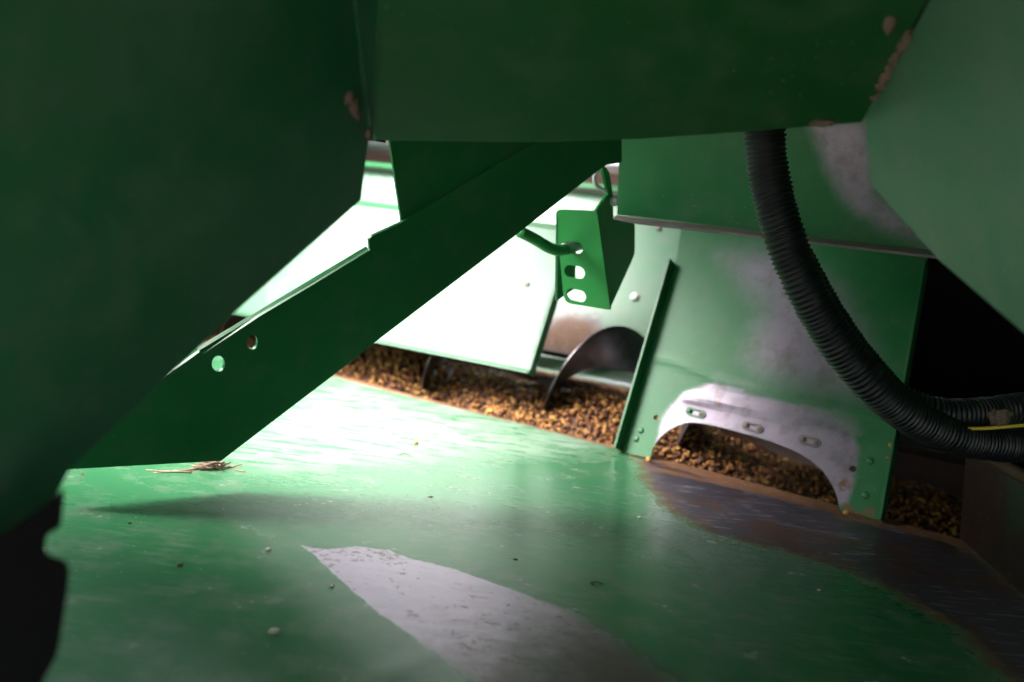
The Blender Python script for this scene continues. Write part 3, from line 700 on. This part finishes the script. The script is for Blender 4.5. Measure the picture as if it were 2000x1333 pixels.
allv = np.concatenate([kv.reshape(-1, 3), gv]); off = n*len(KV)
gr = mk('corn_grain', allv, kf+[tuple(i+off for i in q) for q in gfq.tolist()], M['corn'], smooth=True, attrs={'tint': np.concatenate([tint, np.full(len(gv), .02)])})
tag(gr, 'bed of orange brown corn kernels filling the auger trough', 'grain', None, 'stuff')
def kernel(x, y, pl, size, tintv, label, h=.003):
    c = pl.px(x, y)+h*pl.n; R = rotm(1)[0]
    o = mk('corn_kernel', (KV@R.T)*size+c, KF, M['corn'], smooth=True, attrs={'tint': np.full(len(KV), tintv)})
    return tag(o, label, 'kernel', 'loose corn kernels')
kernel(812, 869, fpl, .0048, .95, 'single tan kernel on the bright floor left of the trough end')
kernel(1266, 903, fpl, .0062, 1.0, 'yellow kernel on the floor at the left foot of the arched cover', .004)
kernel(1243, 889, fpl, .0052, .9, 'pale kernel resting against the left foot of the arched cover', .008)
kernel(1652, 1006, fpl, .0055, 1.0, 'pale kernel on the rusty floor at the right foot of the arch', .004)
kernel(1741, 872, cpl, .0042, 1.0, 'upper of two kernels caught in the right flange of the arched cover', .006)
kernel(1737, 897, cpl, .0042, .85, 'lower of two kernels caught in the right flange of the arched cover', .006)
kernel(1232, 897, fpl, .0028, .8, 'small kernel fragment on the floor left of the yellow kernel')

# ------------------------------------------------------------------ straw, crumbs, dried mud
def stalks(center, n, spread, lmin, lmax, pl, wid=.0007, hmax=.01, flat=.5):
    vs_ = []; fs = []
    cu = np.array(pl.puv(*center))
    for i in range(n):
        r = RNG.normal(size=2)*np.array(spread); an = RNG.normal(0, flat)+(math.pi if RNG.random() < .5 else 0)
        Lk = RNG.uniform(lmin, lmax); hc = max(0, 1-abs(r[0])/(2.2*spread[0])); h0 = RNG.uniform(.0008, .001+hmax*hc)
        c = cu+r; d = np.array([math.cos(an), math.sin(an)]); P = []
        bend = RNG.normal(0, .25)*Lk; lift = RNG.normal(0, .12)*Lk
        for k in range(5):
            tq = k/4-.5; q = c+d*Lk*tq+np.array([-d[1], d[0]])*bend*(.25-tq*tq); P.append(pl.w(q[0], q[1], max(.0007, h0+lift*tq)))
        v, f = tube_data(P, wid*RNG.uniform(.5, 1.5), 5); o = len(vs_); vs_ += v; fs += [tuple(j+o for j in q) for q in f]
    return vs_, fs
st = thing('straw_clump', floor_pt(410, 920), 'small clump of dry straw lying on the floor at the foot of the brace', 'straw')
# u axis of the floor is oblique to the picture, so use a frame along the brace foot
spf = Plane(fpl.o, fpl.n, u=fpl.px(432, 901)-fpl.px(175, 915))
v, f = stalks((412, 918), 90, (.011, .0035), .008, .030, spf, .00075, .012, .45); mk('tangle', v, f, M['straw'], st, smooth=True)
for i, (xa, ya, xb, yb) in enumerate(((285,920,375,927), (300,926,380,921), (430,912,478,926))):
    v, f = tube_data(smooth_line([floor_pt(xa, ya, .001), floor_pt((xa+xb)/2, (ya+yb)/2+1, .002), floor_pt(xb, yb, .003)], 4), [.0011]*9 if i < 2 else [.0008]*9, 6)
    mk('stalk', v, f, M['straw'], st, smooth=True)
for x, y, lab in ((790, 891, 'thin dark straw fibre on the bright floor below the tan kernel'), (1165, 1142, 'dark splinter on the green floor right of the bare patch')):
    v, f = tube_data(smooth_line([floor_pt(x-12, y-1, .001), floor_pt(x, y-2, .002), floor_pt(x+13, y+1, .001)], 3), .0006, 5)
    tag(mk('straw_fibre', v, f, M['crumb'], smooth=True), lab, 'straw', 'loose straw fibres')
def blob(name, c, r, m, seed, parent=None, sq=(1, 1, 1), amp=.45):
    bm = bmesh.new(); bmesh.ops.create_icosphere(bm, subdivisions=3, radius=1)
    for v in bm.verts:
        d = mnoise.noise(v.co*1.7+Vector((seed*3.1, seed, 0)))*amp+mnoise.noise(v.co*5+Vector((0, seed*2.3, 1)))*amp*.5
        v.co *= 1+d; v.co = Vector((v.co[0]*sq[0], v.co[1]*sq[1], v.co[2]*sq[2]))
    vs_ = np.array([v.co[:] for v in bm.verts])*r+c; fs = [[v.index for v in f.verts] for f in bm.faces]; bm.free()
    return mk(name, vs_, fs, m, parent, smooth=True)
for i, (x, y, r, m, lab) in enumerate((
    (840, 974, .0026, 'crumb', 'dark crumb on the floor in the middle of the picture'),
    (862, 975, .0014, 'crumb', 'tiny dark crumb just right of the larger one'),
    (1006, 1095, .0019, 'crumb', 'dark crumb on the green floor above the bare patch'),
    (994, 1084, .0012, 'pale', 'pale speck beside the dark crumb above the bare patch'),
    (524, 1076, .0026, 'pale', 'pale husk on the floor left of the bare patch tip'),
    (1599, 1154, .0017, 'pale', 'white speck on the shaded green floor at right'),
    (1248, 1012, .0022, 'pale', 'whitish fleck on the green floor near the dark patch'),
    (1157, 1143, .0013, 'crumb', 'small brown crumb on the green floor near the splinter'),
    (350, 1105, .0022, 'mud', 'reddish chaff flake on the floor at left'),
    (992, 1183, .0013, 'pale', 'tiny white speck on the bare metal patch'),
    (253, 1024, .0017, 'crumb', 'dark crumb on the floor in front of the straw clump'),
    (160, 929, .0022, 'mud', 'tan chaff flake on the floor beside the hood edge'),
    (648, 1146, .0018, 'pale', 'pale chaff bit at the left edge of the bare patch'),
    (535, 1236, .0030, 'pale', 'pale lump above the long crease in the floor'))):
    tag(blob('debris_crumb', floor_pt(x, y, r*.5), r, M[m], i+1, sq=(1.2, .8, .6)), lab, 'crumb', 'crumbs on the floor')
# chaff stuck to the hose, mud along the hood seams
tag(blob('chaff_lump', D(1955, 815, 1.135), .0115, M['mud'], 40, sq=(1.0, .7, .95), amp=.7), 'tan lump of chaff wedged between the hoses', 'chaff')
mr = thing('dried_mud', hR.px(1740, 130), 'string of dried mud along the right seam of the hood', 'mud')
for i, (x, y, r) in enumerate(((1712,178,.009),(1722,160,.010),(1732,138,.011),(1742,118,.009),(1752,100,.010),(1764,82,.009),(1775,66,.008),(1764,64,.006))):
    blob('mud_lump', hR.px(x, y)+.001*hR.n, r*.8, M['mud'], 60+i, mr, (.7, .7, 1.0), .6)
ml = thing('dried_mud', hL.px(690, 215), 'dried mud crusted on the left seam of the hood', 'mud')
for i, (x, y, r) in enumerate(((678,190,.006),(685,205,.007),(692,218,.006),(716,262,.005))):
    blob('mud_lump', hL.px(x, y)+.002*hL.n, r, M['mud'], 80+i, ml, (.6, .6, 1.0), .6)
tag(blob('dried_mud', hT.px(1606, 238)+.001*hT.n, .006, M['mud'], 95, sq=(1.6, .5, .5), amp=.5), 'small crust of mud on the lower edge of the top panel', 'mud')
tag(blob('dried_mud', hT.px(1738, 40)+.001*hT.n, .006, M['mud'], 96, sq=(.7, .5, 1.2), amp=.5), 'isolated mud spot above the mud string on the top panel', 'mud')
